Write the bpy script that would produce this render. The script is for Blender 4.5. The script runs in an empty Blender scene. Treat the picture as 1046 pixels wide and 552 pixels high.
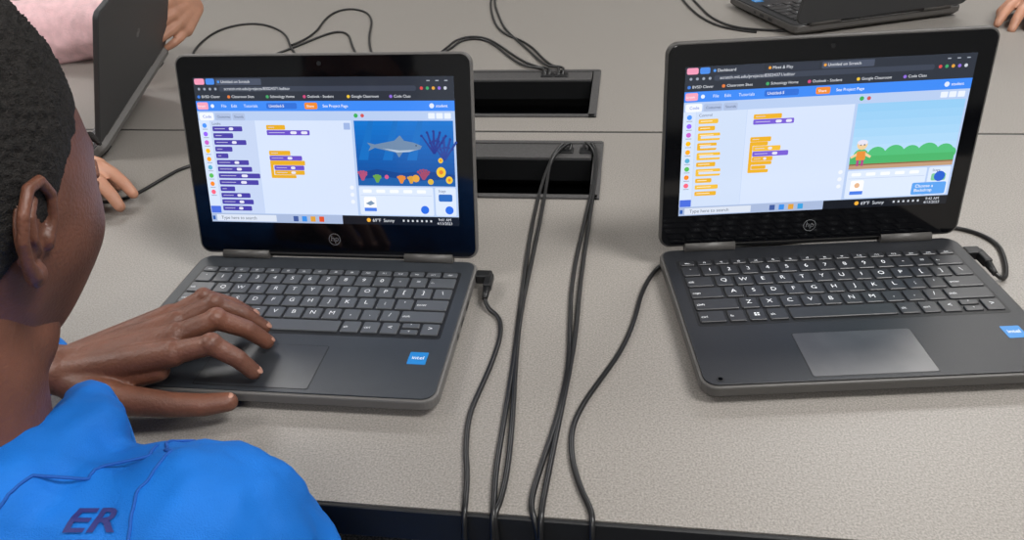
import bpy, bmesh, math, random
import numpy as np
from mathutils import Vector, Matrix, noise, Euler
from mathutils.bvhtree import BVHTree
random.seed(4)
scn=bpy.context.scene
ZT=0.73
COL=bpy.context.collection
# ------------------------------------------------------------------ materials
def lin(c):
    return c/12.92 if c<=0.04045 else ((c+0.055)/1.055)**2.4
def hexc(h):
    h=h.lstrip('#'); return tuple(lin(int(h[i:i+2],16)/255) for i in (0,2,4))+(1.0,)
def mat(name,col,rough=.5,metal=0,bump=0,bscale=200,var=0,vscale=30,sss=0,coat=0,sheen=0,spec=.5,col2=None,detail=3):
    m=bpy.data.materials.new(name); m.use_nodes=True; nt=m.node_tree; b=nt.nodes['Principled BSDF']
    c=hexc(col) if isinstance(col,str) else col
    b.inputs['Base Color'].default_value=c; b.inputs['Roughness'].default_value=rough; b.inputs['Metallic'].default_value=metal
    b.inputs['Specular IOR Level'].default_value=spec
    if coat: b.inputs['Coat Weight'].default_value=coat; b.inputs['Coat Roughness'].default_value=.08
    if sheen: b.inputs['Sheen Weight'].default_value=sheen
    if sss:
        b.inputs['Subsurface Weight'].default_value=sss; b.inputs['Subsurface Radius'].default_value=(.9,.35,.2); b.inputs['Subsurface Scale'].default_value=.004
    tc=nt.nodes.new('ShaderNodeTexCoord')
    if var or col2:
        n=nt.nodes.new('ShaderNodeTexNoise'); n.inputs['Scale'].default_value=vscale; n.inputs['Detail'].default_value=detail
        nt.links.new(tc.outputs['Object'],n.inputs['Vector'])
        r=nt.nodes.new('ShaderNodeValToRGB'); r.color_ramp.elements[0].position=.35; r.color_ramp.elements[1].position=.65
        if col2: c2=hexc(col2)
        else: c2=tuple(x*(1-var) for x in c[:3])+(1,)
        r.color_ramp.elements[0].color=c2; r.color_ramp.elements[1].color=c
        nt.links.new(n.outputs['Fac'],r.inputs['Fac']); nt.links.new(r.outputs['Color'],b.inputs['Base Color'])
    if bump:
        n=nt.nodes.new('ShaderNodeTexNoise'); n.inputs['Scale'].default_value=bscale; n.inputs['Detail'].default_value=3
        nt.links.new(tc.outputs['Object'],n.inputs['Vector'])
        bp=nt.nodes.new('ShaderNodeBump'); bp.inputs['Strength'].default_value=bump; bp.inputs['Distance'].default_value=.002
        nt.links.new(n.outputs['Fac'],bp.inputs['Height']); nt.links.new(bp.outputs['Normal'],b.inputs['Normal'])
    return m
def emis(name,col,s):
    m=bpy.data.materials.new(name); m.use_nodes=True; nt=m.node_tree; b=nt.nodes['Principled BSDF']
    b.inputs['Base Color'].default_value=hexc(col); b.inputs['Emission Color'].default_value=hexc(col); b.inputs['Emission Strength'].default_value=s
    return m
M_table=mat('table_laminate','#99948e',.40,bump=.07,bscale=900,vscale=650,col2='#7a7671',detail=4)
M_edge=mat('table_edge_rubber','#17181a',.5)
M_black=mat('black_plastic','#0e0f11',.45,bump=.05,bscale=900)
M_cable=mat('cable_rubber','#171718',.36)
M_tray=mat('tray_plate','#4b4a4a',.5,bump=.2,bscale=700,var=.25,vscale=300)
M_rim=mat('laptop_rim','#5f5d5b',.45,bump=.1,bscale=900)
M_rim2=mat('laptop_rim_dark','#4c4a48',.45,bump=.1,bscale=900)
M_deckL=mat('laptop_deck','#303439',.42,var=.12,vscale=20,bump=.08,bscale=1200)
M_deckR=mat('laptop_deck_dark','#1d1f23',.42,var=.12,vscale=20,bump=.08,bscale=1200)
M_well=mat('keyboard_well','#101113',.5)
M_keyL=mat('key_plastic_lit','#4b4e52',.38)  # lighter grey has the reflection on the key tops painted in
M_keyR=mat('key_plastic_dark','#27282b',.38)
M_leg=mat('key_legend','#e4e7ea',.5)
M_padL=mat('touchpad_surface','#313438',.33,var=.2,vscale=40)
M_padR=mat('touchpad_surface_worn','#444447',.3,var=.25,vscale=35)
M_line=mat('pad_outline','#17181a',.5)
M_glass=mat('bezel_glass','#06070a',.07,spec=.5)
M_lidback=mat('lid_back','#343537',.5,bump=.3,bscale=800)
M_logo=mat('logo_silver','#b9bcc0',.25,metal=.8)
M_stick=mat('sticker_blue','#1c7cc4',.4,var=.1)
M_white=mat('white_print','#e8eef5',.5)
M_skin=mat('skin_dark_brown','#744a39',.46,var=.30,vscale=30,bump=.30,bscale=420,sss=.12)
M_nail=mat('nail','#ae8270',.3)
M_skin2=mat('skin_tan','#bd8a70',.5,var=.15,vscale=30,bump=.15,bscale=350,sss=.12)
M_lip=mat('lips','#6a3a34',.4)
M_hair=mat('hair_black','#1c1714',.8,var=.7,vscale=420,bump=1.0,bscale=900)
M_eye=mat('eye_white','#e6e2da',.15)
M_iris=mat('iris','#1b0f0a',.1)
M_hood=mat('hoodie_blue','#0e70cf',.7,bump=.3,bscale=1100,var=.22,vscale=14,spec=.3)
M_cuff=mat('cuff_blue','#1f7ddb',.75,bump=.4,bscale=1200)
M_seam=mat('hoodie_seam','#0b52a8',.8)
M_print=mat('hoodie_print','#23286e',.6)
M_pink=mat('sweater_pink','#efc6ca',.85,bump=.6,bscale=350,var=.15,vscale=60,sheen=.3)
M_greyt=mat('sweater_grey','#6d7178',.85,bump=.5,bscale=350)
M_pants=mat('pants_navy','#20242e',.8,bump=.3,bscale=600)
M_shoe=mat('shoe','#1b1b1c',.5)
M_sole=mat('shoe_sole','#d8d8d5',.6)
M_metal=mat('chair_steel','#a6a8ab',.25,metal=1)
M_seat=mat('chair_shell','#27313f',.45,bump=.2,bscale=500)

# ------------------------------------------------------------------ helpers
def empty(name,loc=(0,0,0),rotz=0,parent=None):
    e=bpy.data.objects.new(name,None); COL.objects.link(e); e.location=loc; e.rotation_euler=(0,0,rotz); e.empty_display_size=.05
    if parent: e.parent=parent
    return e
def obj(name,me,mats,parent=None,smooth=False):
    o=bpy.data.objects.new(name,me); COL.objects.link(o)
    for m in (mats if isinstance(mats,(list,tuple)) else [mats]): me.materials.append(m)
    if smooth:
        for p in me.polygons: p.use_smooth=True
    if parent: o.parent=parent
    return o
def mesh(name,v,f):
    me=bpy.data.meshes.new(name); me.from_pydata([tuple(x) for x in v],[],f); me.update(); return me
def box(name,lo,hi,m,parent=None,bevel=0):
    bm=bmesh.new(); bmesh.ops.create_cube(bm,size=1)
    for v in bm.verts: v.co=Vector([(lo[i]+hi[i])/2+v.co[i]*(hi[i]-lo[i]) for i in range(3)])
    if bevel: bmesh.ops.bevel(bm,geom=bm.edges[:],offset=bevel,segments=3,affect='EDGES',profile=.5)
    me=bpy.data.meshes.new(name); bm.to_mesh(me); bm.free(); return obj(name,me,m,parent)
def rr(x0,y0,x1,y1,r,n=6):
    pts=[]
    for cx,cy,a in ((x1-r,y1-r,0),(x0+r,y1-r,90),(x0+r,y0+r,180),(x1-r,y0+r,270)):
        for i in range(n+1):
            t=math.radians(a+90*i/n); pts.append((cx+r*math.cos(t),cy+r*math.sin(t)))
    return pts
def slab(name,x0,y0,x1,y1,r,z0,z1,m,parent=None,ch=.0008,M=None,ch0=None):
    ch0=ch if ch0 is None else ch0
    rings=[(z0,ch0),(z0+ch0*.8,0),(z1-ch,0),(z1-ch*.3,ch*.3),(z1,ch)]
    v=[];f=[];n=None
    for z,i in rings:
        p=rr(x0+i,y0+i,x1-i,y1-i,max(r-i,.0002)); n=len(p); v+=[(a,b,z) for a,b in p]
    f.append(list(range(n))[::-1]); f.append([4*n+i for i in range(n)])
    for k in range(4):
        for i in range(n): j=(i+1)%n; f.append([k*n+i,k*n+j,(k+1)*n+j,(k+1)*n+i])
    me=mesh(name,v,f)
    if M: me.transform(M)
    o=obj(name,me,m,parent); return o
def cyl(name,p,q,r,m,parent=None,r2=None,n=24):
    p=Vector(p);q=Vector(q);d=q-p
    bm=bmesh.new(); bmesh.ops.create_cone(bm,cap_ends=True,segments=n,radius1=r,radius2=r if r2 is None else r2,depth=d.length)
    bm.transform(Matrix.Translation((p+q)/2)@d.to_track_quat('Z','Y').to_matrix().to_4x4())
    me=bpy.data.meshes.new(name); bm.to_mesh(me); bm.free()
    o=obj(name,me,m,parent)
    for pl in me.polygons: pl.use_smooth=len(pl.vertices)==4
    return o
def tube(name,pts,r,m,parent=None,res=8):
    c=bpy.data.curves.new(name,'CURVE'); c.dimensions='3D'; c.bevel_depth=r; c.bevel_resolution=3; c.resolution_u=res; c.use_fill_caps=True
    s=c.splines.new('NURBS'); s.points.add(len(pts)-1)
    for i,p in enumerate(pts): s.points[i].co=(*p,1)
    s.use_endpoint_u=True; s.order_u=3
    o=bpy.data.objects.new(name,c); COL.objects.link(o)
    dg=bpy.context.evaluated_depsgraph_get(); me=bpy.data.meshes.new_from_object(o.evaluated_get(dg)); bpy.data.objects.remove(o)
    me.materials.clear()
    return obj(name,me,m,parent,True)
_tc={}
def textgeo(body,off=0):
    if (body,off) in _tc: return _tc[(body,off)]
    c=bpy.data.curves.new('t','FONT'); c.body=body; c.size=1; c.resolution_u=3; c.offset=off
    o=bpy.data.objects.new('t',c); COL.objects.link(o)
    dg=bpy.context.evaluated_depsgraph_get(); me=bpy.data.meshes.new_from_object(o.evaluated_get(dg)); bpy.data.objects.remove(o)
    v=[(a.co.x,a.co.y) for a in me.vertices]; f=[list(p.vertices) for p in me.polygons]
    if not v: v=[(0,0)]
    _tc[(body,off)]=(v,f); return _tc[(body,off)]
# ------- organic surfaces: tapered capsules fused by voxel remesh
def organic(name,parts,vox,mats,parent=None,smooth=6,disp=None,M=None):
    bm=bmesh.new()
    def sph(c,r,R=None,u=20,w=14):
        rr_=(r,r,r) if not hasattr(r,'__len__') else r
        mx=Matrix.Translation(c)@(R.to_4x4() if R else Matrix.Identity(4))@Matrix.Diagonal((*rr_,1))
        bmesh.ops.create_uvsphere(bm,u_segments=u,v_segments=w,radius=1,matrix=mx)
    for P in parts:
        if P[0]=='C':
            p,q,r1,r2=Vector(P[1]),Vector(P[2]),P[3],P[4]
            d=q-p
            sph(p,r1); sph(q,r2)
            if d.length>1e-5:
                bmesh.ops.create_cone(bm,cap_ends=True,segments=20,radius1=r1,radius2=r2,depth=d.length,
                    matrix=Matrix.Translation((p+q)/2)@d.to_track_quat('Z','Y').to_matrix().to_4x4())
        else:
            R=Euler(P[3]).to_matrix() if len(P)>3 else None
            sph(Vector(P[1]),P[2],R,32,20)
    me=bpy.data.meshes.new(name); bm.to_mesh(me); bm.free()
    if M: me.transform(M)
    o=bpy.data.objects.new(name,me); COL.objects.link(o)
    md=o.modifiers.new('r','REMESH'); md.mode='VOXEL'; md.voxel_size=vox; md.use_smooth_shade=True
    md=o.modifiers.new('s','SMOOTH'); md.iterations=smooth; md.factor=.5
    if disp:
        for size,st in disp:
            t=bpy.data.textures.new('fold','CLOUDS'); t.noise_scale=size; t.noise_depth=2
            md=o.modifiers.new('d','DISPLACE'); md.texture=t; md.strength=st; md.mid_level=.5; md.texture_coords='LOCAL'
        md=o.modifiers.new('s2','SMOOTH'); md.iterations=2
    dg=bpy.context.evaluated_depsgraph_get(); m2=bpy.data.meshes.new_from_object(o.evaluated_get(dg)); bpy.data.objects.remove(o)
    return obj(name,m2,mats,parent,True)
def chain(pts,rs):
    return [('C',pts[i],pts[i+1],rs[i],rs[i+1]) for i in range(len(pts)-1)]

# ------------------------------------------------------------------ room
floor=box('floor',(-4,-3,-ZT-.05),(4,5,-ZT),mat('carpet','#2a2c31',.95,bump=.9,bscale=300,vscale=260,col2='#64656a',detail=4))
M_wall=mat('wall_paint','#cdcdcb',.8,bump=.05,bscale=200)
box('wall_back',(-4,5,-ZT),(4,5.1,2),M_wall); box('wall_front',(-4,-3.1,-ZT),(4,-3,2),M_wall)
box('wall_left',(-4.1,-3,-ZT),(-4,5,2),M_wall); box('wall_right',(4,-3,-ZT),(4.1,5,2),M_wall)
M_ceil=mat('ceiling_tile','#dcdcda',.9,bump=.3,bscale=120,var=.06,vscale=90)
box('ceiling',(-4,-3,2),(4,5,2.05),M_ceil)
M_base=mat('baseboard_vinyl','#3a3b3d',.6)
box('baseboard_back',(-4,4.985,-ZT),(4,5,-ZT+.1),M_base); box('baseboard_left',(-4,-3,-ZT),(-3.985,5,-ZT+.1),M_base)
box('baseboard_right',(3.985,-3,-ZT),(4,5,-ZT+.1),M_base); box('baseboard_front',(-4,-3,-ZT),(4,-2.985,-ZT+.1),M_base)
M_lamp=emis('lamp_diffuser','#fbf8f4',5)
def ceiling_light(x,y,w=1.2,d=.6):
    e=empty('ceiling_light',(x,y,2))
    box('housing',(-w/2,-d/2,-.03),(w/2,d/2,-.001),M_white,e,.004)
    box('diffuser',(-w/2+.03,-d/2+.03,-.034),(w/2-.03,d/2-.03,-.029),M_lamp,e)
    return e
def area(name,loc,sx,sy,en,col=(1,.98,.96),rot=(0,0,0)):
    l=bpy.data.lights.new(name,'AREA'); l.shape='RECTANGLE'; l.size=sx; l.size_y=sy; l.energy=en; l.color=col
    o=bpy.data.objects.new(name,l); COL.objects.link(o); o.location=loc; o.rotation_euler=rot; return o
for x,y,e in ((-1.9,.3,23),(1.3,.2,53),(-1.9,2.7,21),(1.3,2.7,26),(0.2,-1.6,25)):
    c=ceiling_light(x,y); a=area('lamp_light',(0,0,-.045),1.15,.55,e); a.parent=c

# ------------------------------------------------------------------ tables
def ztable(name,x0,x1,y0,y1,hole):
    e=empty(name)
    th=.03; hx0,hx1,hy0,hy1=hole
    xs=[x0,hx0,hx1,x1]; ys=[y0,hy0,hy1,y1]
    v=[];f=[]
    for z in (0,-th):
        for y in ys:
            for x in xs: v.append((x,y,z))
    for k in range(2):
        for j in range(3):
            for i in range(3):
                if i==1 and j==1: continue
                a=k*16+j*4+i; q=[a,a+1,a+5,a+4]; f.append(q if k==0 else q[::-1])
    for i in range(3):
        f.append([i+1,i,16+i,17+i]); f.append([12+i,13+i,29+i,28+i])
        f.append([i*4,(i+1)*4,(i+1)*4+16,i*4+16]); f.append([(i+1)*4+3,i*4+3,i*4+19,(i+1)*4+19])
    f+= [[5,6,22,21],[10,9,25,26],[9,5,21,25],[6,10,26,22]]
    obj('tabletop',mesh('tabletop',v,f),M_table,e)
    w=.0035
    box('edge_band_near',(x0-w,y0-w,-th-.001),(x1+w,y0,-.0008),M_edge,e,.001)
    box('edge_band_far',(x0-w,y1,-th-.001),(x1+w,y1+w*.4,-.0008),M_edge,e)
    box('edge_band_left',(x0-w,y0,-th-.001),(x0,y1,-.0008),M_edge,e); box('edge_band_right',(x1,y0,-th-.001),(x1+w,y1,-.0008),M_edge,e)
    for i,(lx,ly) in enumerate(((x0+.12,y0+.12),(x1-.12,y0+.12),(x0+.12,y1-.12),(x1-.12,y1-.12))):
        cyl('leg_%d'%(i+1),(lx,ly,-ZT),(lx,ly,-th),.02,M_metal,e); cyl('foot_%d'%(i+1),(lx,ly,-ZT),(lx,ly,-ZT+.02),.028,M_black,e)
    return e
ztable('classroom_table',-1.22,1.3,.3535,1.0235,(-.36,-.028,.823,.985))
ztable('classroom_table',-1.22,1.3,1.0295,1.96,(-.38,-.042,1.082,1.285))
def tray(hx0,hx1,hy0,hy1,dy,gx):
    e=empty('cable_tray')
    fw=.006; z1=.003
    for n,a,b in (('rim_left',(hx0-.002,hy0-.002,-.001),(hx0+fw,hy1+.002,z1)),('rim_right',(hx1-.010,hy0-.002,-.001),(hx1+.002,hy1+.002,z1)),
                  ('rim_near',(hx0,hy0-.002,-.001),(hx1,hy0+fw,z1)),('rim_far',(hx0,hy1-fw,-.001),(hx1,hy1+.002,z1+.001))):
        box(n,a,b,M_tray,e,.0008)
    dz=-.060
    box('well_bottom',(hx0+.001,hy0+.001,dz-.003),(hx1-.001,hy1-.001,dz),M_black,e)
    for n,a,b in (('well_left',(hx0+.001,hy0+.001,dz),(hx0+.003,hy1-.001,-.001)),('well_right',(hx1-.003,hy0+.001,dz),(hx1-.001,hy1-.001,-.001)),
                  ('well_near',(hx0+.001,hy0+.001,dz),(hx1-.001,hy0+.003,-.001)),('well_far',(hx0+.001,hy1-.003,dz),(hx1-.001,hy1-.001,-.001))):
        box(n,a,b,M_black,e)
    box('cover_plate',(hx0+fw,hy1-dy,-.002),(hx1-.012,hy1-fw,.0022),M_tray,e,.001)
    box('cover_lip',(hx0+fw,hy1-dy-.004,-.030),(hx1-.012,hy1-dy,.001),M_black,e,.001)
    for i,g in enumerate(gx): box('cable_grommet_%d'%(i+1),(g-.011,hy1-dy+.012,0),(g+.011,hy1-dy+.030,.0045),M_black,e,.0018)
    return e
tray(-.36,-.028,.823,.985,.050,(-.076,-.046))
tray(-.38,-.042,1.082,1.285,.045,(-.105,-.128))

# ------------------------------------------------------------------ screen UI (flat display content)
M_ui=bpy.data.materials.new('display_pixels'); M_ui.use_nodes=True
nt=M_ui.node_tree; b=nt.nodes['Principled BSDF']; at=nt.nodes.new('ShaderNodeVertexColor'); at.layer_name='Col'
b.inputs['Base Color'].default_value=(.004,.004,.005,1); b.inputs['Roughness'].default_value=.12
nt.links.new(at.outputs['Color'],b.inputs['Emission Color']); b.inputs['Emission Strength'].default_value=1.04
class UI:
    W=.2595; H=.1445
    def __init__(s): s.v=[];s.f=[];s.c=[]
    def poly(s,pts,col,z):
        b0=len(s.v); s.v+=[((u-.5)*s.W,(1-w)*s.H,z*.00004) for u,w in pts]; s.f.append(list(range(b0,b0+len(pts)))[::-1]); s.c.append(hexc(col))
    def rect(s,u0,v0,u1,v1,col,z=1): s.poly([(u0,v0),(u1,v0),(u1,v1),(u0,v1)],col,z)
    def rrect(s,u0,v0,u1,v1,col,z=1,r=.006):
        a=s.W/s.H; pts=[(x,y/1) for x,y in rr(u0,v0/a,u1,v1/a,min(r,(u1-u0)/2.01,(v1-v0)/a/2.01),4)]
        s.poly([(x,y*a) for x,y in pts],col,z)
    def disc(s,u,v,r,col,z=1,ry=None,n=18):
        a=s.W/s.H; ry=(ry or r)*a
        s.poly([(u+r*math.cos(2*math.pi*i/n),v+ry*math.sin(2*math.pi*i/n)) for i in range(n)],col,z)
    def text(s,t,u,v,size,col,z=3):
        size*=.86
        vv,ff=textgeo(t); b0=len(s.v)
        s.v+=[((u-.5)*s.W+x*size*s.W,(1-v)*s.H+y*size*s.W,z*.00004) for x,y in vv]
        for q in ff: s.f.append([b0+i for i in q]); s.c.append(hexc(col))
    def build(s,parent,M):
        me=mesh('display',s.v,s.f); ca=me.color_attributes.new('Col','FLOAT_COLOR','CORNER')
        for p,c in zip(me.polygons,s.c):
            for li in p.loop_indices: ca.data[li].color=c
        me.transform(M); return obj('display',me,M_ui,parent)
def ui_common(tabs,active,orange_u,bg):
    U=UI(); U.rect(0,0,1,1,'#b8cdf0',0)
    U.rect(0,0,1,.155,'#2c323d',1)
    U.rrect(.005,.006,.045,.046,'#f29ab8',2); U.rrect(.05,.006,.085,.046,'#4a8be8',2)
    for i,t in enumerate(tabs):
        u=.09+i*.19; U.rrect(u,.008,u+.18,.05,'#4a5264' if i==active else '#303643',2,.004); U.text(t,u+.02,.036,.017,'#e4e7ee',3)
        U.disc(u+.011,.028,.005,'#e9a13b' if i else '#4a90e2',3)
    for i in range(3): U.rect(.9+i*.033,.024,.912+i*.033,.030,'#aeb4c0',3)
    U.rrect(.10,.058,.86,.092,'#3c4352',2,.008); U.text('scratch.mit.edu/projects/83024371/editor',.12,.083,.018,'#dadee6',3)
    for i in range(4): U.disc(.02+i*.022,.075,.005,'#9aa2b2',2)
    for i,c in enumerate(('#d84b4b','#3fa36b','#e0a13a','#8c6bd6','#c9ced8')): U.disc(.88+i*.022,.075,.006,c,2)
    x=.01
    for i,t in enumerate(('BVSD Clever','Classroom Sites','Schoology Home','Outlook - Student','Google Classroom','Code Class')):
        U.disc(x+.005,.127,.006,('#3f7bd8','#e07a3a','#45a566','#c94b7b','#e9c13b','#8c6bd6')[i],2); U.text(t,x+.016,.134,.016,'#e4e7ee',3); x+=.030+.0082*len(t)
    U.rect(0,.155,1,.222,'#3d8af5',1)
    U.rrect(.004,.163,.048,.212,'#f7a5bd',2); U.text('Scratch',.006,.195,.012,'#ffffff',3)
    U.disc(.065,.188,.007,'#e8f1ff',2)
    for i,(t,u) in enumerate((('File',.10),('Edit',.14),('Tutorials',.19))): U.text(t,u,.197,.018,'#e8f1ff',3)
    U.rrect(.28,.168,.40,.208,'#2f6fd6',2); U.text('Untitled-5',.29,.197,.017,'#ffffff',3)
    U.rrect(orange_u,.166,orange_u+.05,.210,'#f08b2c',2); U.text('Share',orange_u+.008,.197,.015,'#ffffff',3)
    U.text('See Project Page',orange_u+.07,.197,.017,'#ffffff',3)
    U.disc(.915,.188,.009,'#dfe9ff',2); U.text('student',.93,.197,.017,'#ffffff',3)
    U.rrect(.006,.232,.065,.285,'#f2f6ff',2); U.text('Code',.02,.268,.018,'#4c6fd0',3)
    U.rrect(.07,.236,.135,.285,'#aebfe0',2); U.text('Costumes',.078,.268,.015,'#4b5b80',3)
    U.rrect(.14,.236,.19,.285,'#aebfe0',2); U.text('Sounds',.147,.268,.015,'#4b5b80',3)
    U.rect(0,.285,.045,.935,'#d6e4fa',1); U.rect(.046,.285,.225,.935,bg,1); U.rect(.226,.285,.605,.935,'#d6e3fa',1)
    cats=('#4c97ff','#9966ff','#cf63cf','#ffbf00','#ffab19','#5cb1d6','#59c059','#ff8c1a','#ff6680')
    for i,c in enumerate(cats):
        U.disc(.022,.32+i*.058,.009,c,2); U.rect(.012,.343+i*.058,.033,.347+i*.058,'#8a94ab',2)
    U.rrect(0.002,.885,.044,.935,'#4c6fe0',2,.002)
    for i in range(3): U.disc(.588,.74+i*.05,.008,'#eef3fc',2)
    U.disc(.625,.252,.008,'#3fae5a',2); U.disc(.65,.252,.007,'#d05858',2)
    for i in range(3): U.rrect(.90+i*.03,.235,.925+i*.03,.272,'#eaf1ff',2,.003)
    U.rrect(.615,.735,.905,.93,'#dce8fb',1); U.rrect(.912,.735,.992,.93,'#dce8fb',1)
    U.rect(.62,.79,.90,.793,'#bccbe6',2)
    for i in range(5): U.rrect(.63+i*.053,.752,.665+i*.053,.775,'#f6f9ff',2,.004)
    U.rect(0,.938,.54,1,'#a9badb',2); U.rect(.54,.938,1,1,'#141820',2); U.rrect(.022,.946,.27,.993,'#dbe3f1',3,.002); U.text('Type here to search',.04,.98,.021,'#5d6678',4)
    U.rect(.004,.957,.015,.985,'#2f5fb0',3)
    return U
def block(U,u,v,w,col,h=.034,slots=1):
    U.rrect(u,v,u+w,v+h,col,3,.004)
    U.rect(u+.008,v+h*.44,u+w*.42,v+h*.54,'#d8d6f0',4)
    for i in range(slots): U.rrect(u+w*(.55+.25*i),v+h*.22,u+w*(.70+.25*i),v+h*.78,'#e6e6f6',4,.006)
def ui_ocean():
    U=ui_common(('Untitled on Scratch',),0,.43,'#c6d5f2')
    P='#4a3fa6';P2='#6a4fc8';Y='#e8ae1c'
    x=.053; v=.325
    U.text('Looks',x,.315,.017,'#50597a',3)
    for i,w in enumerate((.12,.08,.13,.07,.05,.13,.14,.17,.16,.06,.12,.13,.12)):
        block(U,x,v,w,P,.034,1 if w>.08 else 0); v+=.0465
    block(U,.27,.315,.075,Y,.032,0); block(U,.27,.35,.17,P2,.034,2)
    block(U,.27,.49,.085,Y,.032,0); block(U,.27,.525,.13,P2,.032,1); U.rrect(.27,.558,.41,.590,Y,3,.004); block(U,.285,.592,.12,P2,.032,1)
    U.rrect(.27,.585,.282,.67,Y,3,.003); block(U,.285,.626,.12,Y,.03,1); U.rrect(.27,.658,.37,.68,Y,3,.004)
    U.rrect(.575,.30,.60,.345,'#9fb6e4',3,.002)
    s0,s1,t0,t1=.615,.992,.285,.725
    def S(x,y): return (s0+(s1-s0)*x,t0+(t1-t0)*y)
    n=14
    for i in range(n):
        k=i/n; c=(int(16+6*k),int(116-42*k),int(206-56*k)); U.rect(*S(0,i/n),*S(1,(i+1)/n),'#%02x%02x%02x'%c,2)
    U.poly([S(0,.80),S(.2,.74),S(.45,.80),S(.7,.76),S(1,.82),S(1,1),S(0,1)],'#15468f',3)
    U.poly([S(0,.90),S(.3,.86),S(.6,.92),S(1,.88),S(1,1),S(0,1)],'#1e5fa8',4)
    for k in range(3): U.poly([S(.15+.25*k,0),S(.2+.25*k,0),S(.12+.25*k,.6),S(.02+.25*k,.6)],'#1670c4',3)
    sh=[(.12,.33),(.20,.36),(.30,.33),(.40,.30),(.46,.22),(.50,.30),(.60,.33),(.68,.38),(.66,.43),(.55,.47),(.48,.48),(.44,.56),(.41,.48),(.28,.44),(.20,.41),(.13,.46),(.155,.39)]
    U.poly([S(a,b_) for a,b_ in sh],'#6f8aaa',5); U.poly([S(a,b_) for a,b_ in [(.28,.42),(.45,.45),(.60,.44),(.65,.42),(.55,.47),(.42,.48)]],'#b4c6da',6); U.disc(*S(.62,.375),.0025,'#101a28',6)
    def coral(x,y,h,c,n=5):
        for i in range(n):
            a=(i-(n-1)/2)*.32; tx=x+math.sin(a)*h*.6; ty=y-math.cos(a)*h
            U.poly([S(x-.012,y),S(x+.012,y),S(tx+.012,ty),S(tx-.008,ty-.01)],c,6)
            U.disc(*S(tx,ty),.005,c,6)
            U.disc(*S((x+tx)/2+.02,(y+ty)/2-.03),.004,c,6)
    coral(.80,.50,.34,'#27388e',5); coral(.90,.60,.34,'#2c469a',5); coral(.68,.90,.15,'#a04a6a',5); coral(.05,.92,.14,'#b0527a',4); coral(.2,.95,.11,'#6aa24a',4); coral(.45,.96,.11,'#e08a3a',4); coral(.55,.96,.10,'#d8a03a',4)
    for x,y,r in ((.86,.78,.018),(.86,.60,.009),(.94,.90,.013)):
        U.disc(*S(x,y),r,'#f0c832',7,ry=r*1.1); U.disc(*S(x,y),r*.45,'#e8822a',8)
    U.disc(*S(.60,.88),.014,'#e8a83a',7); U.disc(*S(.30,.86),.008,'#d85a8a',7); U.disc(*S(.75,.93),.011,'#e0b83a',7)
    U.rrect(.632,.805,.680,.90,'#ffffff',3); U.rrect(.632,.88,.680,.905,'#4c7fe8',4,.002); U.poly([(.638,.85),(.66,.83),(.675,.85),(.655,.865)],'#7d97b4',4)
    U.rrect(.925,.78,.978,.83,'#2f6cc0',3); U.text('Stage',.925,.765,.016,'#5b6a8c',3); U.disc(.87,.89,.016,'#2f6fe8',4); U.disc(.965,.89,.016,'#2f6fe8',4)
    for i,c in enumerate(('#3f5a9c','#3a8ee8','#e0a13a','#e0522a')): U.rrect(.34+i*.035,.95,.36+i*.035,.988,c,3,.002)
    U.text('69°F  Sunny',.66,.98,.021,'#dfe4ee',4); U.text('9:41 AM',.92,.967,.017,'#dfe4ee',4); U.text('4/13/2023',.915,.993,.017,'#dfe4ee',4)
    U.disc(.645,.968,.008,'#f0b03a',4)
    for i in range(7): U.rect(.78+i*.018,.962,.787+i*.018,.976,'#c9ced8',4)
    return U
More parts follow.
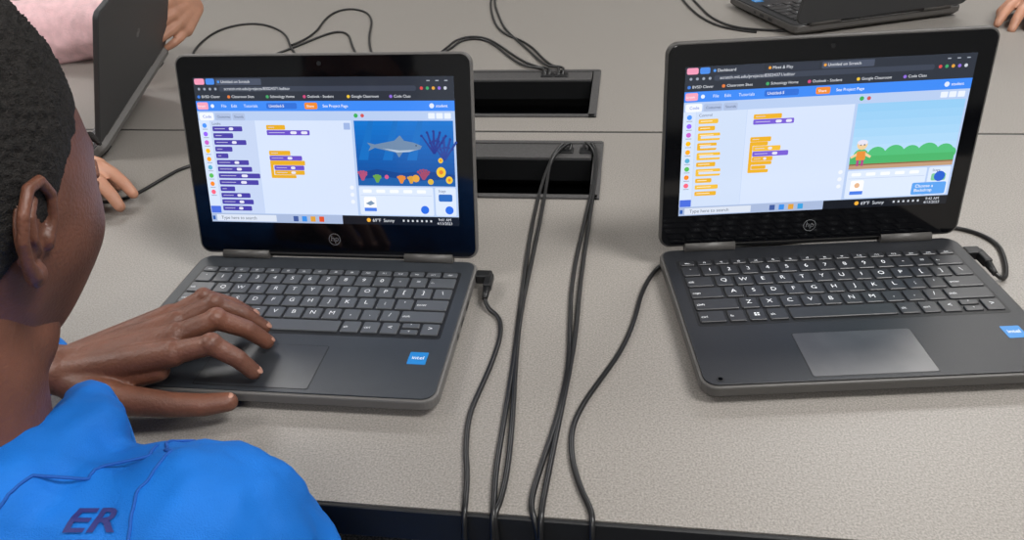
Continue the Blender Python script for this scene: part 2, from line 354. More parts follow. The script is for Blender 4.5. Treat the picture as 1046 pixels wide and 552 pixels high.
def ui_park():
    U=ui_common(('Dashboard','Meet & Play','Untitled on Scratch'),2,.46,'#d0dff7')
    Y='#eeb325';Y2='#f3bf3c'; P='#7a60d6'
    v=.335
    U.text('Control',.055,.318,.017,'#50597a',3)
    for i,(w,h) in enumerate(((.07,.03),(.06,.03),(.08,.05),(.07,.05),(.085,.05),(.07,.03),(.09,.05),(.06,.03),(.085,.03),(.08,.03))):
        U.rrect(.055,v,.055+w,v+h,Y if i%2 else Y2,3,.004); U.rect(.063,v+.012,.055+w*.7,v+.016,'#fff7de',4)
        if h>.04: U.rrect(.066,v+.02,.055+w+.002,v+.036,'#d5e1f8',4,.002)
        v+=h+.016
    block(U,.25,.32,.10,Y,.032,0); block(U,.25,.354,.145,P,.034,2)
    block(U,.245,.47,.075,Y,.032,0); U.rrect(.245,.503,.31,.53,Y,3,.004); block(U,.257,.532,.10,Y2,.034,1); block(U,.257,.568,.13,P,.034,1); U.rrect(.245,.52,.256,.70,Y,3,.003)
    block(U,.257,.604,.075,Y,.03,1); U.rrect(.245,.636,.33,.66,Y,3,.004); U.rrect(.257,.665,.31,.69,Y,3,.004); U.rrect(.245,.692,.32,.715,Y,3,.004)
    s0,s1,t0,t1=.615,.992,.285,.725
    def S(x,y): return (s0+(s1-s0)*x,t0+(t1-t0)*y)
    for i in range(8):
        k=i/8; c=(int(150+50*k),int(205+25*k),int(244+8*k)); U.rect(*S(0,i/8),*S(1,(i+1)/8),'#%02x%02x%02x'%c,2)
    for x,r in ((.1,.028),(.25,.034),(.42,.038),(.58,.034),(.74,.04),(.9,.034),(1.0-.04,.02)):
        U.disc(*S(x,.80),r,'#54c07a',3,n=24)
    U.rect(*S(0,.80),*S(1,.93),'#4cb56c',4); U.rect(*S(0,.92),*S(1,1),'#c09a78',5); U.rect(*S(0,.92),*S(1,.94),'#8c6040',6)
    U.disc(*S(.10,.62),.019,'#f0d0a0',7); U.disc(*S(.10,.585),.019,'#e8e4f4',8,ry=.010); U.disc(*S(.085,.62),.003,'#26303c',8); U.disc(*S(.12,.62),.003,'#26303c',8)
    U.rrect(*S(.055,.72),*S(.145,.86),'#e8923c',7); U.rect(*S(.065,.86),*S(.09,.95),'#b04a86',7); U.rect(*S(.11,.86),*S(.135,.95),'#b04a86',7); U.poly([S(.14,.74),S(.2,.8),S(.19,.83),S(.14,.79)],'#f0d0a0',7)
    U.poly([S(.06,.74),S(.0,.8),S(.01,.83),S(.06,.79)],'#f0d0a0',7)
    U.rrect(.632,.805,.680,.90,'#ffffff',3); U.disc(.656,.84,.01,'#e8b890',4); U.rrect(.632,.88,.680,.905,'#4c7fe8',4,.002)
    U.rrect(.925,.78,.978,.83,'#7fc99a',3); U.text('Stage',.925,.765,.016,'#5b6a8c',3)
    U.rrect(.86,.84,.985,.925,'#5aa2f0',5); U.text('Choose a',.872,.875,.02,'#ffffff',6); U.text('Backdrop',.87,.905,.02,'#ffffff',6); U.disc(.955,.80,.02,'#1c5fd0',6)
    for i,c in enumerate(('#3f5a9c','#3a8ee8','#e0a13a','#3aa0e0')): U.rrect(.34+i*.035,.95,.36+i*.035,.988,c,3,.002)
    U.text('69°F  Sunny',.68,.98,.021,'#dfe4ee',4); U.text('9:42 AM',.92,.967,.017,'#dfe4ee',4); U.text('4/13/2023',.915,.993,.017,'#dfe4ee',4); U.disc(.665,.968,.008,'#f0b03a',4)
    for i in range(6): U.rect(.80+i*.018,.962,.807+i*.018,.976,'#c9ced8',4)
    return U

# ------------------------------------------------------------------ laptops
ROWS=[['esc','f1','f2','f3','f4','f5','f6','f7','f8','f9','f10','f11','f12','ins','prt','del'],
 ['`']+list('1234567890')+['-','=','<-'],['tab']+list('QWERTYUIOP')+['[',']','\\'],['caps']+list('ASDFGHJKL')+[';',"'",'enter'],
 ['shift']+list('ZXCVBNM')+[',','.','/','shift'],['ctrl','fn','','alt',' ','alt','ctrl','<','^v','>']]
def laptop(x,y,th,la,ui,dark,sx=1.0,q=None):
    L=empty('laptop',(x,y,0),th)
    if q is not None:
        L.rotation_mode='QUATERNION'; L.rotation_quaternion=q[1]; L.location=q[0]
    if sx!=1: L.scale=(sx,)*3
    W=.295; D=.205
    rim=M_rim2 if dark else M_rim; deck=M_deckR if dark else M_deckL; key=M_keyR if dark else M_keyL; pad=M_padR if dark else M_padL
    slab('base_shell',-W/2,-D,W/2,.004,.013,.0035,.0168,rim,L,.0016,None,.006)
    slab('deck',-W/2+.0026,-D+.0026,W/2-.0026,.001,.011,.0120,.018,deck,L,.0005)
    slab('keyboard_well',-.1345,-.1265,.1345,-.0195,.003,.0172,.01815,M_well,L,.0001)
    for i,(fx,fy) in enumerate(((-.12,-.18),(.12,-.18),(-.12,-.02),(.12,-.02))): cyl('rubber_foot_%d'%(i+1),(fx,fy,0),(fx,fy,.004),.008,M_black,L)
    kv=[];kf=[];tv=[];tf=[]
    def key_(x0,y0,x1,y1,leg):
        g=.0013; x0+=g;x1-=g;y0+=g;y1-=g; b0=len(kv)
        for z,i,r in ((.0178,0,.0012),(.0192,.0001,.0012),(.0197,.0007,.0010)):
            p=rr(x0+i,y0+i,x1-i,y1-i,r,2); n=len(p); kv.extend([(a,b_,z) for a,b_ in p])
        for k in range(2):
            for i in range(n): j=(i+1)%n; kf.append([b0+k*n+i,b0+k*n+j,b0+(k+1)*n+j,b0+(k+1)*n+i])
        kf.append([b0+2*n+i for i in range(n)])
        if leg.strip():
            s=.0075 if len(leg)==1 else .0042
            if y1-y0<.009: s=.0036
            vv,ff=textgeo(leg); b1=len(tv)
            xs=[a for a,_ in vv]; w=(max(xs)-min(xs))*s
            ox=(x0+x1)/2-w/2-min(xs)*s if len(leg)==1 or s<.004 else x0+.0018; oy=(y0+y1)/2-.3*s-(.001 if len(leg)>1 else -.0005)
            tv.extend([(ox+a*s,oy+b_*s,.01985) for a,b_ in vv]); tf.extend([[b1+i for i in q_] for q_ in ff])
        elif leg=='':
            cx,cy=(x0+x1)/2,(y0+y1)/2
            for dx,dy in ((-.0022,-.0022),(.0004,-.0022),(-.0022,.0004),(.0004,.0004)):
                k=len(tv); tv.extend([(cx+dx,cy+dy,.01985),(cx+dx+.0019,cy+dy,.01985),(cx+dx+.0019,cy+dy+.0019,.01985),(cx+dx,cy+dy+.0019,.01985)]); tf.append([k,k+1,k+2,k+3])
    X0=-.133; y=-.021
    wid=[[.0166]*16,[.0183]*13+[.0281],[.0271]+[.0183]*12+[.0193],[.0317]+[.0183]*11+[.0330],[.0408]+[.0183]*10+[.0422],[.0256,.0175,.0175,.0190,.0944,.0190,.0175,.0183,.0183,.0183]]
    for ri,row in enumerate(ROWS):
        h=.0105 if ri==0 else .0184; x_=X0
        for leg,w in zip(row,wid[ri]):
            if leg=='^v':
                key_(x_,y-h/2,x_+w,y,'^'); key_(x_,y-h,x_+w,y-h/2,'v')
            else: key_(x_,y-h,x_+w,y,leg)
            x_+=w
        y-=h
    obj('keys',mesh('keys',kv,kf),key,L); obj('key_legends',mesh('key_legends',tv,tf),M_leg,L)
    slab('touchpad_outline',-.0600,-.1985,.0400,-.1415,.002,.0175,.0181,M_line,L,.0001)
    slab('touchpad',-.0592,-.1977,.0392,-.1423,.002,.0176,.01825,pad,L,.0001)
    slab('sticker',.113,-.161,.129,-.145,.001,.0175,.0182,M_stick,L,.00005)
    vv,ff=textgeo('intel'); k=.0062; xs=[a for a,_ in vv]
    obj('sticker_print',mesh('sticker_print',[(.121+(a-(max(xs)/2))*k,-.1545+b_*k,.0183) for a,b_ in vv],ff),M_white,L)
    cyl('lens',(-.132,-.196,.0175),(-.132,-.196,.0183),.0032,M_well,L)
    cyl('lens_glass',(-.132,-.196,.018),(-.132,-.196,.0185),.0018,M_glass,L)
    for i,(a,b_) in enumerate(((-.122,-.072),(.072,.122))): cyl('hinge_%d'%(i+1),(a,.002,.0205),(b_,.002,.0205),.0055,M_rim2,L)
    cyl('hinge_bar',(-.072,.005,.0205),(.072,.005,.0205),.0030,M_black,L)
    for i,(py,l) in enumerate(((-.06,.012),(-.085,.012),(-.11,.006))):
        box('port_%d'%(i+1),(W/2-.002,py-l,.0095),(W/2+.0002,py,.0135),M_well,L)
    up=Matrix(((1,0,0,0),(0,math.sin(la),-math.cos(la),0),(0,math.cos(la),math.sin(la),.022),(0,0,0,1)))
    LH=.2005
    slab('lid_shell',-W/2,-.000,W/2,LH,.011,-.0075,-.0008,M_lidback if ui is None else rim,L,.0014,up)
    slab('lid_bezel',-W/2+.0022,.0022,W/2-.0022,LH-.0022,.009,-.002,.0000,M_glass,L,.0004,up)
    cyl('webcam',up@Vector((0,LH-.0095,0)),up@Vector((0,LH-.0095,.0002)),.0022,M_well,L)
    if ui is not None: ui.build(L,up@Matrix.Translation((0,.034,.00015)))
    v=[];n=40
    for r in (.0062,.0055): v+=[(r*math.cos(2*math.pi*i/n),.0175+r*math.sin(2*math.pi*i/n),.00025) for i in range(n)]
    f=[[i,(i+1)%n,n+(i+1)%n,n+i] for i in range(n)]
    vv,ff=textgeo('hp'); b0=len(v); s=.0085; v+=[(a*s-.0043+.12*b_*s,.0155+b_*s,.00025) for a,b_ in vv]; f+=[[b0+i for i in q_] for q_ in ff]
    me=mesh('badge',v,f); me.transform(up); obj('badge',me,M_logo,L)
    if ui is None:
        me=mesh('lid_badge',[(a,b_+.08,-.0082) for a,b_,_ in v],[q_[::-1] for q_ in f]); me.transform(up); obj('lid_badge',me,M_logo,L)
    return L
lapL=laptop(-.2877,.6463,.0042,.2515,ui_ocean(),False)
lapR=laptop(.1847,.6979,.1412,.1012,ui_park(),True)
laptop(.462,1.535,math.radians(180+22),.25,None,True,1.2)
A=Vector((-.72,.91,.03)); Dv=Vector((-.038,.28,.055)); ex=(-Dv).normalized()
B=Vector((-.652,.834,.158)); upv=(B-A); upv=(upv-ex*upv.dot(ex)).normalized(); nn=ex.cross(upv)
la_=1.0
lx=Vector((1,0,0)); lu=Vector((0,math.sin(la_),math.cos(la_))); ln=lx.cross(lu)
Ml=Matrix((lx,lu,ln)).transposed(); Mw=Matrix((ex,upv,nn)).transposed(); Rq=(Mw@Ml.inverted())
ctr=A+Dv/2; laptop(0,0,0,la_,None,False,1.0,(ctr-Rq@Vector((0,0,.022)),Rq.to_quaternion()))

# ------------------------------------------------------------------ cables
r=.0022
def cab(name,pts,z=None,rr_=r,extra=None,e=None):
    P_=[(p[0]/1000,p[1]/1000,(p[2]/1000 if len(p)>2 else rr_)) for p in pts]
    return tube(name,P_,rr_,M_cable,e)
C1=[(-76,955,2),(-75,966,9),(-82,958,10),(-90,935,6),(-94,905),(-97,868),(-99,780),(-96,675),(-92,588),(-88,516),(-86,444),(-85,393),(-82,362),(-81,350,1),(-81,344,-12),(-84,335,-80),(-90,310,-300),(-60,340,-560),(-40,400,-727)]
C2=[(-46,955,2),(-44,968,9),(-39,962,10),(-33,940,6),(-32,885),(-35,760),(-38,641),(-37,561),(-39,508),(-43,447),(-46,396),(-48,362),(-48,350,1),(-48,344,-12),(-50,334,-80),(-55,310,-300),(-20,340,-560),(0,420,-727)]
def cable_pair(C,off):
    e=empty('power_cable'); cab('strand_1',C,e=e)
    C2_=[]
    for i,p in enumerate(C):
        k=off*(1+.9*math.sin(i*1.3)); C2_.append((p[0]+k,p[1]+1.5,*(p[2:])))
    cab('strand_2',C2_,e=e)
cable_pair(C1,4.6); cable_pair(C2,-4.6)
def plug(e,x,y,th):
    m=Matrix.Translation((x,y,0))@Matrix.Rotation(th,4,'Z')
    a=box('plug_body',(0,-.006,.006),(.016,.006,.016),M_black,e,.002); a.matrix_local=m
    a=box('plug_elbow',(.010,-.020,.0065),(.018,.002,.0155),M_black,e,.002); a.matrix_local=m
    a=cyl('plug_relief',(.014,-.020,.0105),(.014,-.034,.008),.0038,M_black,e,.0026); a.matrix_local=m
e=empty('charger_cable'); plug(e,-.1405,.632,.0)
cab('cord',[(-126.5,600,8),(-124,590,4),(-109,578),(-104,550),(-106,515),(-110,482),(-115,447),(-111,410),(-105,385),(-102,362),(-101,350,1),(-101,344,-12),(-103,335,-80),(-110,300,-300),(-80,330,-600),(-60,420,-727)],e=e)
e=empty('charger_cable')
m=(.1847+.1475*math.cos(.1412)+.0028,.6979+.1475*math.sin(.1412)-.0185)
plug(e,m[0],m[1],.1412)
cab('cord',[(m[0]*1000+19,m[1]*1000-30,8),(m[0]*1000+26,m[1]*1000-40,3),(375,700),(382,745),(345,775),(260,760),(150,722),(62,700),(38,675),(22,630),(15,580),(4,536),(-13,496),(-26,465),(-33,437),(-31,407),(-23,379),(-14,360),(-13,350,1),(-13,344,-12),(-15,335,-80),(-30,300,-300),(10,330,-600),(30,420,-727)],e=e)
e=empty('power_cable')
cab('cord_1',[(-330,2040,-40),(-312,1968,-8),(-310,1955,3),(-309,1788),(-277,1622),(-243,1514),(-181,1447),(-130,1310,3),(-104,1290,7),(-102,1268,8),(-103,1258,2)],e=e)
cab('cord_2',[(-328,2040,-40),(-306,1968,-8),(-303,1955,3),(-300,1780),(-262,1622),(-236,1530),(-175,1400),(-138,1310,3),(-112,1290,7),(-109,1268,8),(-110,1258,2)],e=e)
cab('cord_3',[(-390,1300),(-345,1360),(-333,1421),(-326,1471),(-302,1496),(-261,1482),(-187,1348),(-150,1300,4),(-128,1285,7),(-124,1268,8),(-125,1258,2)],e=e)
cab('cord_4',[(-380,1320),(-325,1400),(-318,1460),(-296,1482),(-258,1465),(-195,1340),(-165,1300,4),(-140,1285,7),(-132,1268,8),(-132,1258,2)],e=e)
e=empty('power_cable')
cab('cord_1',[(-700,1150),(-800,1330),(-850,1438),(-862,1577),(-797,1625),(-700,1545),(-640,1420),(-560,1300),(-420,1240),(-385,1220,4),(-372,1200,-30)],e=e)
cab('cord_2',[(-690,1330),(-639,1431),(-600,1540),(-561,1535),(-519,1427),(-470,1330),(-400,1260),(-385,1240,4),(-372,1220,-30)],e=e)
cab('cord_3',[(-650,1450),(-624,1500),(-655,1683),(-615,1735),(-545,1665),(-499,1458),(-430,1300),(-385,1262,4),(-372,1240,-30)],e=e)
e=empty('power_cable')
cab('cord_1',[(-440,880),(-520,930),(-587,899),(-601,854),(-611,811),(-631,789),(-655,790),(-690,830),(-700,870)],e=e)
cab('cord_2',[(-560,1100),(-610,1150),(-640,1080),(-620,1010),(-560,960),(-480,930),(-430,900)],e=e)
e=empty('power_cable')
cab('cord_1',[(120,1968,-20),(125,1955,2),(135,1780),(150,1689),(163,1612),(190,1550),(230,1515),(300,1505)],e=e)
cab('cord_2',[(105,1968,-20),(105,1955,2),(112,1800),(126,1690),(150,1590),(190,1520),(240,1500)],e=e)

# ------------------------------------------------------------------ people
def head(parent,C,yaw,pitch,roll,skin,scale=1.0,hair=True,hi=False):
    E=empty('head',parent=parent); E.location=C; E.rotation_euler=(pitch,roll,yaw); E.scale=(scale,)*3
    a,b_,c=.070,.090,.110
    def surf(th,ph,off=0):
        sx=math.sin(th)*math.cos(ph); sy=math.sin(th)*math.sin(ph); sz=math.cos(th)
        x=(a+off)*sx; y=(b_+off)*sy; z=(c+off)*sz
        if sz<0:
            k=-sz; x*=1-.22*k**1.6
            if sy<0: y*=1-.42*k**1.2
            else: y*=1-.05*k
            y+=.012*k
        else:
            x*=1+.05*math.sin(th)*sz
        return Vector((x,y,z))
    def g(u,s): return math.exp(-(u/s)**2)
    v=[];NT,NP=90,128
    for i in range(NT+1):
        th=math.pi*i/NT
        for j in range(NP):
            ph=2*math.pi*j/NP; p=surf(th,ph)
            if p.y>0:
                x,z=p.x,p.z
                p.y+=.017*g(x,.009)*g(z+.022,.014)+.007*g(x,.007)*g(z+.002,.018)
                p.y+=.006*g(abs(x)-.011,.006)*g(z+.028,.007)
                p.y-=.009*g(abs(x)-.029,.012)*g(z-.004,.009)
                p.y+=.004*g(abs(x)-.028,.018)*g(z-.022,.007)
                p.y+=.008*g(x,.022)*g(z+.050,.008)+.004*g(x,.018)*g(z+.060,.006)-.005*g(x,.02)*g(z+.0545,.0022)
                p.y+=.008*g(x,.020)*g(z+.088,.012)
                p.x+=math.copysign(.004,x)*g(abs(x)-.045,.018)*g(z+.03,.02)
            v.append(p)
    f=[];lips=[]
    for i in range(NT):
        for j in range(NP):
            f.append([i*NP+j,(i+1)*NP+j,(i+1)*NP+(j+1)%NP,i*NP+(j+1)%NP])
            p=v[i*NP+j]; lips.append(p.y>0 and (p.x/.024)**2+((p.z+.0548)/.0105)**2<1)
    me=mesh('face',v,f); o=obj('face',me,[skin,M_lip],E,True)
    for p,l in zip(me.polygons,lips):
        if l: p.material_index=1
    for s in (-1,1):
        ye=surf(math.acos(.004/c),math.pi/2-s*.33).y-.0145
        o=organic('eyeball',[('E',(0,0,0),(.0115,.0115,.0115))],.0018,M_eye,E,2); o.location=(s*.029,ye+.0,.004)
        o=organic('iris',[('E',(0,0,0),(.005,.002,.005))],.0008,M_iris,E,1); o.location=(s*.029,ye+.0108,.003)
        for zz,t in ((.0095,.0024),(-.006,.0018)):
            organic('eyelid',chain([(s*.017,ye+.006,zz*.4),(s*.024,ye+.011,zz),(s*.033,ye+.010,zz),(s*.040,ye+.003,zz*.3)],[t,t,t,t]),.0012,skin,E,2)
        organic('eyebrow',chain([(s*.014,ye+.016,.021),(s*.028,ye+.016,.026),(s*.044,ye+.005,.022)],[.0018,.0024,.0014]),.0012,M_hair,E,1)
        H=[(.004,.010,-.010),(.006,.013,.006),(.009,.009,.020),(.013,-.003,.028),(.017,-.015,.024),(.019,-.021,.010),(.016,-.019,-.004),(.011,-.012,-.017),(.006,-.003,-.026)]
        H=[(s*x,y,z) for x,y,z in H]
        parts=chain(H,[.0036,.0032,.0032,.0034,.0034,.0034,.0034,.0036,.0050])
        parts+=chain([(s*.006,.001,-.012),(s*.012,-.008,-.004),(s*.013,-.011,.008),(s*.010,-.005,.017)],[.0028,.0028,.003,.0028])
        parts+=[('E',(s*.005,-.004,.002),(.0040,.016,.023),(0,0,s*.35)),('E',(s*.004,.001,-.026),(.0042,.0075,.008)),('E',(s*.006,.009,-.006),(.0035,.004,.006)),('E',(-s*.002,.002,-.002),(.008,.013,.022))]
        o=organic('ear',parts,.0013,skin,E,3); o.location=(s*(a-.004),-.008,-.012); o.rotation_euler=(-.12,0,0); o.scale=(.9,.9,.93)
    if hair:
        hv=[];NT,NP=(300,460) if hi else (120,180)
        f=[]
        def line(y):
            t=y/b_
            if t>.35: return .030+.030*min(1,(t-.35)/.4)
            if t>.05: return -.004+.034*(t-.05)/.30
            if t>-.25: return -.004-.030*(.05-t)/.30
            return -.034-.030*min(1,(-.25-t)/.4)
        keep=[]
        for i in range(NT+1):
            th=math.pi*i/NT
            for j in range(NP):
                ph=2*math.pi*j/NP; p=surf(th,ph)
                d=p.z-line(p.y)+.004*noise.noise(p*90)
                keep.append(d>0)
                k=max(0,min(1,d/.07)); off=.0006+.0095*k**.8
                n1=noise.noise(p*260); n2=abs(noise.noise(p*520+Vector((5,2,9)))); n3=noise.noise(p*60)
                off+=(.0024*n1+.0040*n2+.0012*n3)*(.15+.85*k)
                hv.append(surf(th,ph,off) if d>0 else surf(th,ph,-.002))
        for i in range(NT):
            for j in range(NP):
                q=[i*NP+j,(i+1)*NP+j,(i+1)*NP+(j+1)%NP,i*NP+(j+1)%NP]
                if any(keep[k] for k in q): f.append(q)
        me=mesh('hair',hv,f); bm=bmesh.new(); bm.from_mesh(me); bmesh.ops.delete(bm,geom=[x for x in bm.verts if not x.link_faces],context='VERTS'); bm.to_mesh(me); bm.free()
        obj('hair',me,M_hair,E,True)
    return E
def hand_parts(M,side=1,curl=.35,spread=.10,s=1.0,thumb=.5):
    """template left hand: wrist at origin, fingers +x, back of the hand +z, thumb toward -y; side=-1 mirrors to a right hand"""
    T=lambda p:M@Vector((p[0]*s,p[1]*s*side,p[2]*s))
    parts=[]
    spec=[(.074,-.024,.062,.0088,-1.2),(.078,-.006,.070,.0090,-.3),(.074,.011,.064,.0086,.5),(.066,.026,.050,.0076,1.4)]
    for mx,my,L,rad,sp in spec:
        parts+=chain([T((0,my*.45,0)),T((mx,my,.004))],[.0145*s,.0115*s])
        p=Vector((mx,my,.004)); a=-curl*.6; yaw=sp*spread; pts=[p.copy()]
        for k,l in enumerate((.45,.30,.25)):
            d=Vector((math.cos(a)*math.cos(yaw),math.sin(yaw)*math.cos(a),math.sin(a))); p=p+d*L*l; pts.append(p.copy()); a-=curl
        parts+=chain([T(q) for q in pts],[rad*1.05*s,rad*.98*s,rad*.88*s,rad*.76*s])
    tp=[(.012,-.014,-.004),(.036,-.036,-.012),(.060,-.048+.01*thumb,-.020),(.080,-.052+.03*thumb,-.026)]
    parts+=chain([T(q) for q in tp],[.0145*s,.0115*s,.0098*s,.0080*s])
    parts+=[('C',T((0,-.007,0)),T((0,.009,0)),.0165*s,.0165*s)]
    return parts
def shoe(name,parent,p,yaw):
    E=empty(name,parent=parent); E.location=p; E.rotation_euler=(0,0,yaw)
    organic('upper',[('E',(0,.06,.035),(.038,.10,.030)),('C',(0,0,.05),(0,-.01,.09),.038,.036),('E',(0,.10,.028),(.040,.055,.024))],.006,M_shoe,E,4)
    slab('sole',-.042,-.055,.042,.165,.04,0,.018,M_sole,E,.003)
def lower_body(parent,pel,yaw,knee_z,floorz,thigh=.36,spread=.085):
    R=Matrix.Rotation(yaw,3,'Z'); P=Vector(pel)
    T=lambda v:P+R@Vector(v)
    parts=[('C',T((-.06,0,0)),T((.06,0,0)),.10,.10)]
    for s in (-1,1):
        kz=knee_z-P.z
        parts+=chain([T((s*.075,0,-.01)),T((s*spread,thigh,kz)),T((s*(spread+.01),thigh-.02,floorz-P.z+.11))],[.085,.060,.042])
        q=T((s*(spread+.01),thigh-.02,0)); shoe('shoe_%d'%(1 if s<0 else 2),parent,(q.x,q.y,floorz),yaw)
    organic('trousers',parts,.009,M_pants,parent,6,[(.05,.006)])
def chair(x,y,yaw):
    E=empty('classroom_chair',(x,y,-ZT),yaw)
    sh=.38
    v=[];f=[];N=14
    prof=[(.22,sh-.02),(.20,sh),(.10,sh-.005),(0,sh-.012),(-.12,sh-.005),(-.17,sh+.02),(-.20,sh+.09),(-.215,sh+.18),(-.23,sh+.28),(-.245,sh+.36)]
    for k,(yy,zz) in enumerate(prof):
        w=.20 if k<5 else .20-.012*(k-5)
        for i in range(N+1):
            t=-1+2*i/N; v.append((w*t,yy+(.025*t*t if k>5 else 0),zz+(.02*t*t if k<=5 else 0)))
    for k in range(len(prof)-1):
        for i in range(N): a=k*(N+1)+i; f.append([a,a+1,a+N+2,a+N+1])
    o=obj('seat_shell',mesh('seat_shell',v,f),M_seat,E,True); md=o.modifiers.new('s','SOLIDIFY'); md.thickness=.008; md=o.modifiers.new('b','SUBSURF'); md.levels=1; md.render_levels=1
    for i,s in enumerate((-1,1)):
        tube('frame_%d'%(i+1),[(s*.20,.23,.012),(s*.17,.19,.2),(s*.16,.17,sh-.03),(s*.16,.10,sh-.03),(s*.16,-.10,sh-.03),(s*.16,-.14,sh-.04),(s*.17,-.18,.2),(s*.20,-.24,.012)],.011,M_metal,E)
    cyl('crossbar',(-.16,0,sh-.03),(.16,0,sh-.03),.009,M_metal,E)
    for i,(a,b_) in enumerate(((-.2,.23),(.2,.23),(-.2,-.24),(.2,-.24))): cyl('glide_%d'%(i+1),(a,b_,0),(a,b_,.015),.014,M_black,E)
    return E

# ---- boy in the blue hoodie
boy=empty('boy_in_blue_hoodie')
head(boy,(-.372,.334,.250),-.10,-.30,0,M_skin,1.0,hi=True)
organic('neck',[('C',(-.378,.262,.08),(-.372,.305,.20),.052,.047),('C',(-.372,.315,.17),(-.368,.34,.205),.045,.04)],.004,M_skin,boy,5)
shR=(-.236,.270,.060); shL=(-.515,.275,.055)
elR=(-.178,.240,-.165); elL=(-.665,.375,.050)
parts=[('C',(-.46,.255,.045),(-.29,.245,.045),.062,.062),('C',(-.43,.185,-.02),(-.32,.18,-.02),.105,.105),('C',(-.42,.10,-.14),(-.32,.10,-.14),.105,.105),('C',(-.41,.03,-.26),(-.32,.03,-.26),.11,.11)]
parts+=chain([(-.30,.253,.056),shR,elR,(-.235,.36,-.205)],[.062,.060,.050,.036])
parts+=chain([(-.45,.26,.055),shL,elL,(-.49,.428,.046)],[.062,.058,.044,.034])
parts+=[('C',(-.42,.25,.075),(-.33,.25,.075),.050,.050)]
hp=[(-.342,.338,.092),(-.318,.303,.100),(-.324,.250,.106),(-.36,.222,.100),(-.41,.225,.100),(-.445,.26,.108),(-.445,.315,.105)]
parts+=chain(hp,[.018,.026,.032,.034,.034,.028,.018])
# gathered hood folds on the upper back and creases across the sleeve
parts+=chain([(-.298,.283,.098),(-.308,.235,.102),(-.345,.200,.098),(-.39,.19,.095)],[.013,.016,.016,.015])
parts+=chain([(-.262,.309,.072),(-.228,.306,.080),(-.194,.282,.074)],[.014,.017,.013])
parts+=chain([(-.193,.305,.035),(-.166,.267,.015),(-.166,.230,-.010)],[.013,.017,.013])
parts+=chain([(-.186,.302,-.020),(-.151,.268,-.045),(-.146,.228,-.065)],[.013,.018,.014])
hood=organic('hoodie',parts,.0045,M_hood,boy,5,[(.06,.011),(.024,.009)])
bvh=BVHTree.FromPolygons([v.co.copy() for v in hood.data.vertices],[list(p.vertices) for p in hood.data.polygons])
def seam(name,pts,n=40):
    out=[]
    for i in range(n+1):
        t=i/n*(len(pts)-1); k=min(int(t),len(pts)-2); q=Vector(pts[k]).lerp(Vector(pts[k+1]),t-k)
        h=bvh.find_nearest(q); out.append(h[0]+h[1]*.0002)
    tube(name,out,.0009,M_seam,boy,2)
seam('hood_seam',[(-.27,.30,.14),(-.28,.25,.15),(-.31,.20,.14),(-.36,.17,.13)])
seam('shoulder_seam',[(-.262,.345,.09),(-.255,.30,.15),(-.25,.25,.15),(-.24,.19,.09),(-.23,.16,.0)])
tube('hood_drawcord',[(-.335,.352,.095),(-.338,.362,.07),(-.342,.36,.03)],.002,M_cuff,boy)
organic('cuff_1',[('C',(-.493,.428,.047),(-.466,.430,.046),.030,.0285)],.003,M_cuff,boy,2)
organic('cuff_2',[('C',(-.228,.350,-.203),(-.242,.372,-.208),.032,.030)],.003,M_cuff,boy,2)
HP=[]
HP+=chain([(-.49,.428,.046),(-.44,.428,.046)],[.022,.0185])
HP+=[('C',(-.435,.421,.044),(-.432,.434,.046),.0165,.0165)]
fing=dict(index=([(-.350,.443,.054),(-.320,.451,.058),(-.303,.454,.042),(-.294,.456,.0275)],[.0096,.0086,.0076,.0066]),
 middle=([(-.357,.463,.056),(-.328,.479,.062),(-.309,.489,.045),(-.299,.495,.028)],[.0096,.0088,.0078,.0068]),
 ring=([(-.369,.483,.053),(-.342,.503,.060),(-.322,.511,.044),(-.310,.515,.028)],[.0092,.0084,.0074,.0064]),
 pinky=([(-.384,.500,.047),(-.362,.521,.054),(-.343,.530,.041),(-.329,.534,.027)],[.0084,.0074,.0064,.0056]))
nails=[]
for k,(pt,rs) in fing.items():
    w=Vector((-.432,.430,.045))+Vector((0,(Vector(pt[0]).y-.465)*.3,0))
    HP+=chain([w,pt[0]],[.0155,.0112]); HP+=chain(pt,rs); nails.append((Vector(pt[-1]),Vector(pt[-1])-Vector(pt[-2]),rs[-1]))
    HP+=[('E',Vector(pt[0])+Vector((0,0,.0035)),(.0085,.0075,.0085)),('E',Vector(pt[1])+Vector((0,0,.0012)),(rs[1]*1.06,)*3)]
th=[(-.425,.418,.040),(-.385,.408,.034),(-.345,.414,.026),(-.322,.420,.022),(-.304,.426,.021)]
HP+=chain(th,[.0150,.0128,.0100,.0092,.0078]); HP+=[('C',(-.40,.43,.038),(-.365,.438,.040),.014,.010)]
organic('hand_left',HP,.0015,M_skin,boy,4)
nails.append((Vector(th[-1]),Vector((.02,.006,0)),.0078))
for i,(p,d,rad) in enumerate(nails):
    d=d.normalized(); sd=d.cross(Vector((0,0,1))).normalized(); n=sd.cross(d).normalized()
    c=p+n*rad*.72+d*rad*.1
    Mx=Matrix((d,sd,n)).transposed().to_4x4(); Mx.translation=c
    organic('nail_%d'%(i+1),[('E',(0,0,0),(.0050,.0040,.0016))],.0007,M_nail,boy,1,M=Mx)
Mx=Matrix.Translation((-.245,.375,-.212))@Matrix.Rotation(1.9,4,'Z')@Matrix.Rotation(.25,4,'Y')
organic('hand_right',hand_parts(Mx,-1,.3),.002,M_skin,boy,4)
lower_body(boy,(-.365,.0,-.25),0,-.235,-ZT,.38)
chair(-.365,-.02,0)
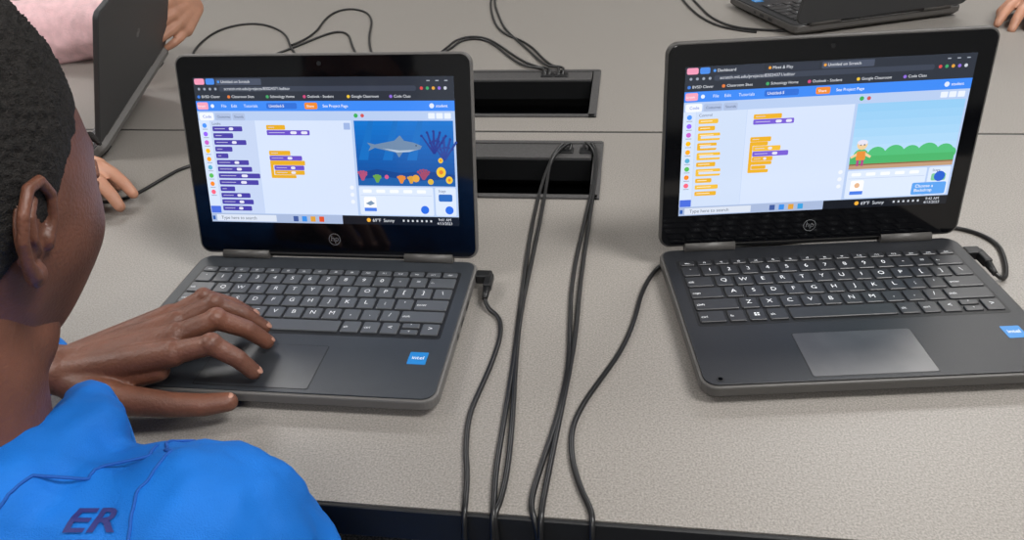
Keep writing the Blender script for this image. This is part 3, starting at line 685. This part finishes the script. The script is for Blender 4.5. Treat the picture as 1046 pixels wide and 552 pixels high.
def drape(body,origin,xd,yd,size,name):
    vv,ff=textgeo(body,.02); bm=bmesh.new(); xs=[a for a,_ in vv]; mx=max(xs)
    vs=[bm.verts.new((a-mx+.18*b_,b_,0)) for a,b_ in vv]
    for q in ff:
        try: bm.faces.new([vs[i] for i in q])
        except ValueError: pass
    bmesh.ops.triangulate(bm,faces=bm.faces[:])
    for _ in range(4):
        es=[e_ for e_ in bm.edges if e_.calc_length()>.09]
        if es: bmesh.ops.subdivide_edges(bm,edges=es,cuts=1); bmesh.ops.triangulate(bm,faces=bm.faces[:])
    xd=Vector(xd).normalized(); yd=Vector(yd); yd=(yd-xd*yd.dot(xd)).normalized(); n=xd.cross(yd)
    for v in bm.verts:
        p=Vector(origin)+xd*v.co.x*size*1.35+yd*v.co.y*size
        h=bvh.ray_cast(p+n*.15,-n,.4)
        v.co=(h[0]+n*.0014) if h[0] else p
    me=bpy.data.meshes.new(name); bm.to_mesh(me); bm.free(); return obj(name,me,M_print,boy)
drape('ER',(-.257,.254,.08),(1,.14,-.04),(.0,.8,.55),.0175,'print_line_1')
drape('UP',(-.266,.241,.07),(1,.14,-.04),(.0,.8,.55),.0165,'print_line_2')

# ---- classmate in pink
kid=empty('child_in_pink_sweater')
parts=[('C',(-1.36,1.02,.03),(-1.36,1.28,.03),.062,.062),('C',(-1.38,1.09,-.06),(-1.38,1.21,-.06),.105,.105),('C',(-1.40,1.10,-.22),(-1.40,1.20,-.22),.11,.11)]
parts+=chain([(-1.36,1.28,.05),(-1.32,1.33,.05),(-1.04,1.39,.055),(-.80,1.315,.105)],[.06,.066,.060,.036])
parts+=chain([(-1.36,1.02,.05),(-1.32,.98,.05),(-1.06,.87,.055),(-.80,.835,.045)],[.06,.06,.048,.034])
parts+=[('C',(-1.36,1.15,.09),(-1.36,1.15,.12),.05,.05)]
organic('sweater',parts,.008,M_pink,kid,6,[(.05,.016),(.02,.005)])
organic('neck',[('C',(-1.36,1.15,.1),(-1.34,1.15,.20),.048,.045)],.006,M_skin2,kid,4)
head(kid,(-1.31,1.15,.275),-math.pi/2,-.2,0,M_skin2,1.0)
def basis(x,z,o):
    x=Vector(x).normalized(); z=Vector(z); z=(z-x*z.dot(x)).normalized(); y=z.cross(x); m=Matrix((x,y,z)).transposed().to_4x4(); m.translation=o; return m
organic('hand_left',hand_parts(basis((.05,-1,-.10),(1,.1,.3),(-.745,1.29,.125)),1,.35,.12),.0025,M_skin2,kid,4)
organic('hand_right',hand_parts(basis((.85,-.52,-.06),(0,0,1),(-.725,.828,.042)),-1,.30,.14)+[('C',(-.80,.838,.044),(-.725,.828,.042),.024,.018)],.0025,M_skin2,kid,4)
lower_body(kid,(-1.42,1.15,-.25),-math.pi/2,-.235,-ZT,.38)
chair(-1.42,1.15,-math.pi/2)
# ---- classmate across the table
kid2=empty('child_in_grey_sweater')
parts=[('C',(.50,2.12,.03),(.74,2.12,.03),.062,.062),('C',(.56,2.15,-.06),(.68,2.15,-.06),.105,.105),('C',(.56,2.17,-.22),(.68,2.17,-.22),.11,.11)]
parts+=chain([(.74,2.12,.05),(.79,2.09,.05),(.96,1.84,.055),(.84,1.68,.045)],[.06,.06,.048,.034])
parts+=chain([(.50,2.12,.05),(.45,2.09,.05),(.30,1.95,.055),(.33,1.90,.045)],[.06,.06,.048,.034])
parts+=[('C',(.62,2.12,.09),(.62,2.12,.12),.05,.05)]
organic('sweater',parts,.008,M_greyt,kid2,6,[(.05,.012)])
organic('neck',[('C',(.62,2.12,.1),(.62,2.10,.20),.048,.045)],.006,M_skin2,kid2,4)
head(kid2,(.62,2.07,.275),math.pi,-.2,0,M_skin2,1.0)
organic('hand_left',hand_parts(basis((-.55,-.84,-.05),(0,0,1),(.768,1.615,.034)),1,.28,.14,1.08)+[('C',(.84,1.69,.04),(.768,1.615,.036),.024,.018)],.0025,M_skin2,kid2,4)
organic('hand_right',hand_parts(basis((.2,-.95,-.05),(0,0,1),(.33,1.89,.034)),-1,.28,.12)+[('C',(.33,1.91,.04),(.33,1.89,.036),.022,.018)],.0025,M_skin2,kid2,4)
lower_body(kid2,(.62,2.20,-.25),math.pi,-.235,-ZT,.38)
chair(.62,2.22,math.pi)

# ------------------------------------------------------------------ camera
cd=bpy.data.cameras.new('camera'); cam=bpy.data.objects.new('camera',cd); COL.objects.link(cam)
pitch,roll,yaw=.5679,-.0588,-.1631
fw=Vector((math.sin(yaw)*math.cos(pitch),math.cos(yaw)*math.cos(pitch),-math.sin(pitch)))
rt=Vector((math.cos(yaw),-math.sin(yaw),0)); uu=rt.cross(fw); c,s=math.cos(roll),math.sin(roll)
r2=c*rt+s*uu; u2=-s*rt+c*uu
m=Matrix((r2,u2,-fw)).transposed().to_4x4(); m.translation=(0,0,.4288); cam.matrix_world=m
cd.sensor_width=36; cd.lens=793.1/1046*36; cd.clip_start=.01
scn.camera=cam
w=bpy.data.worlds.new('world'); scn.world=w; w.use_nodes=True; w.node_tree.nodes['Background'].inputs[0].default_value=(.8,.85,.9,1); w.node_tree.nodes['Background'].inputs[1].default_value=.5
scn.view_settings.view_transform='Standard'
bpy.context.view_layer.update()
for o in list(scn.objects):
    if o.parent is None:
        o.location.z+=ZT
print('objs',len(scn.objects))
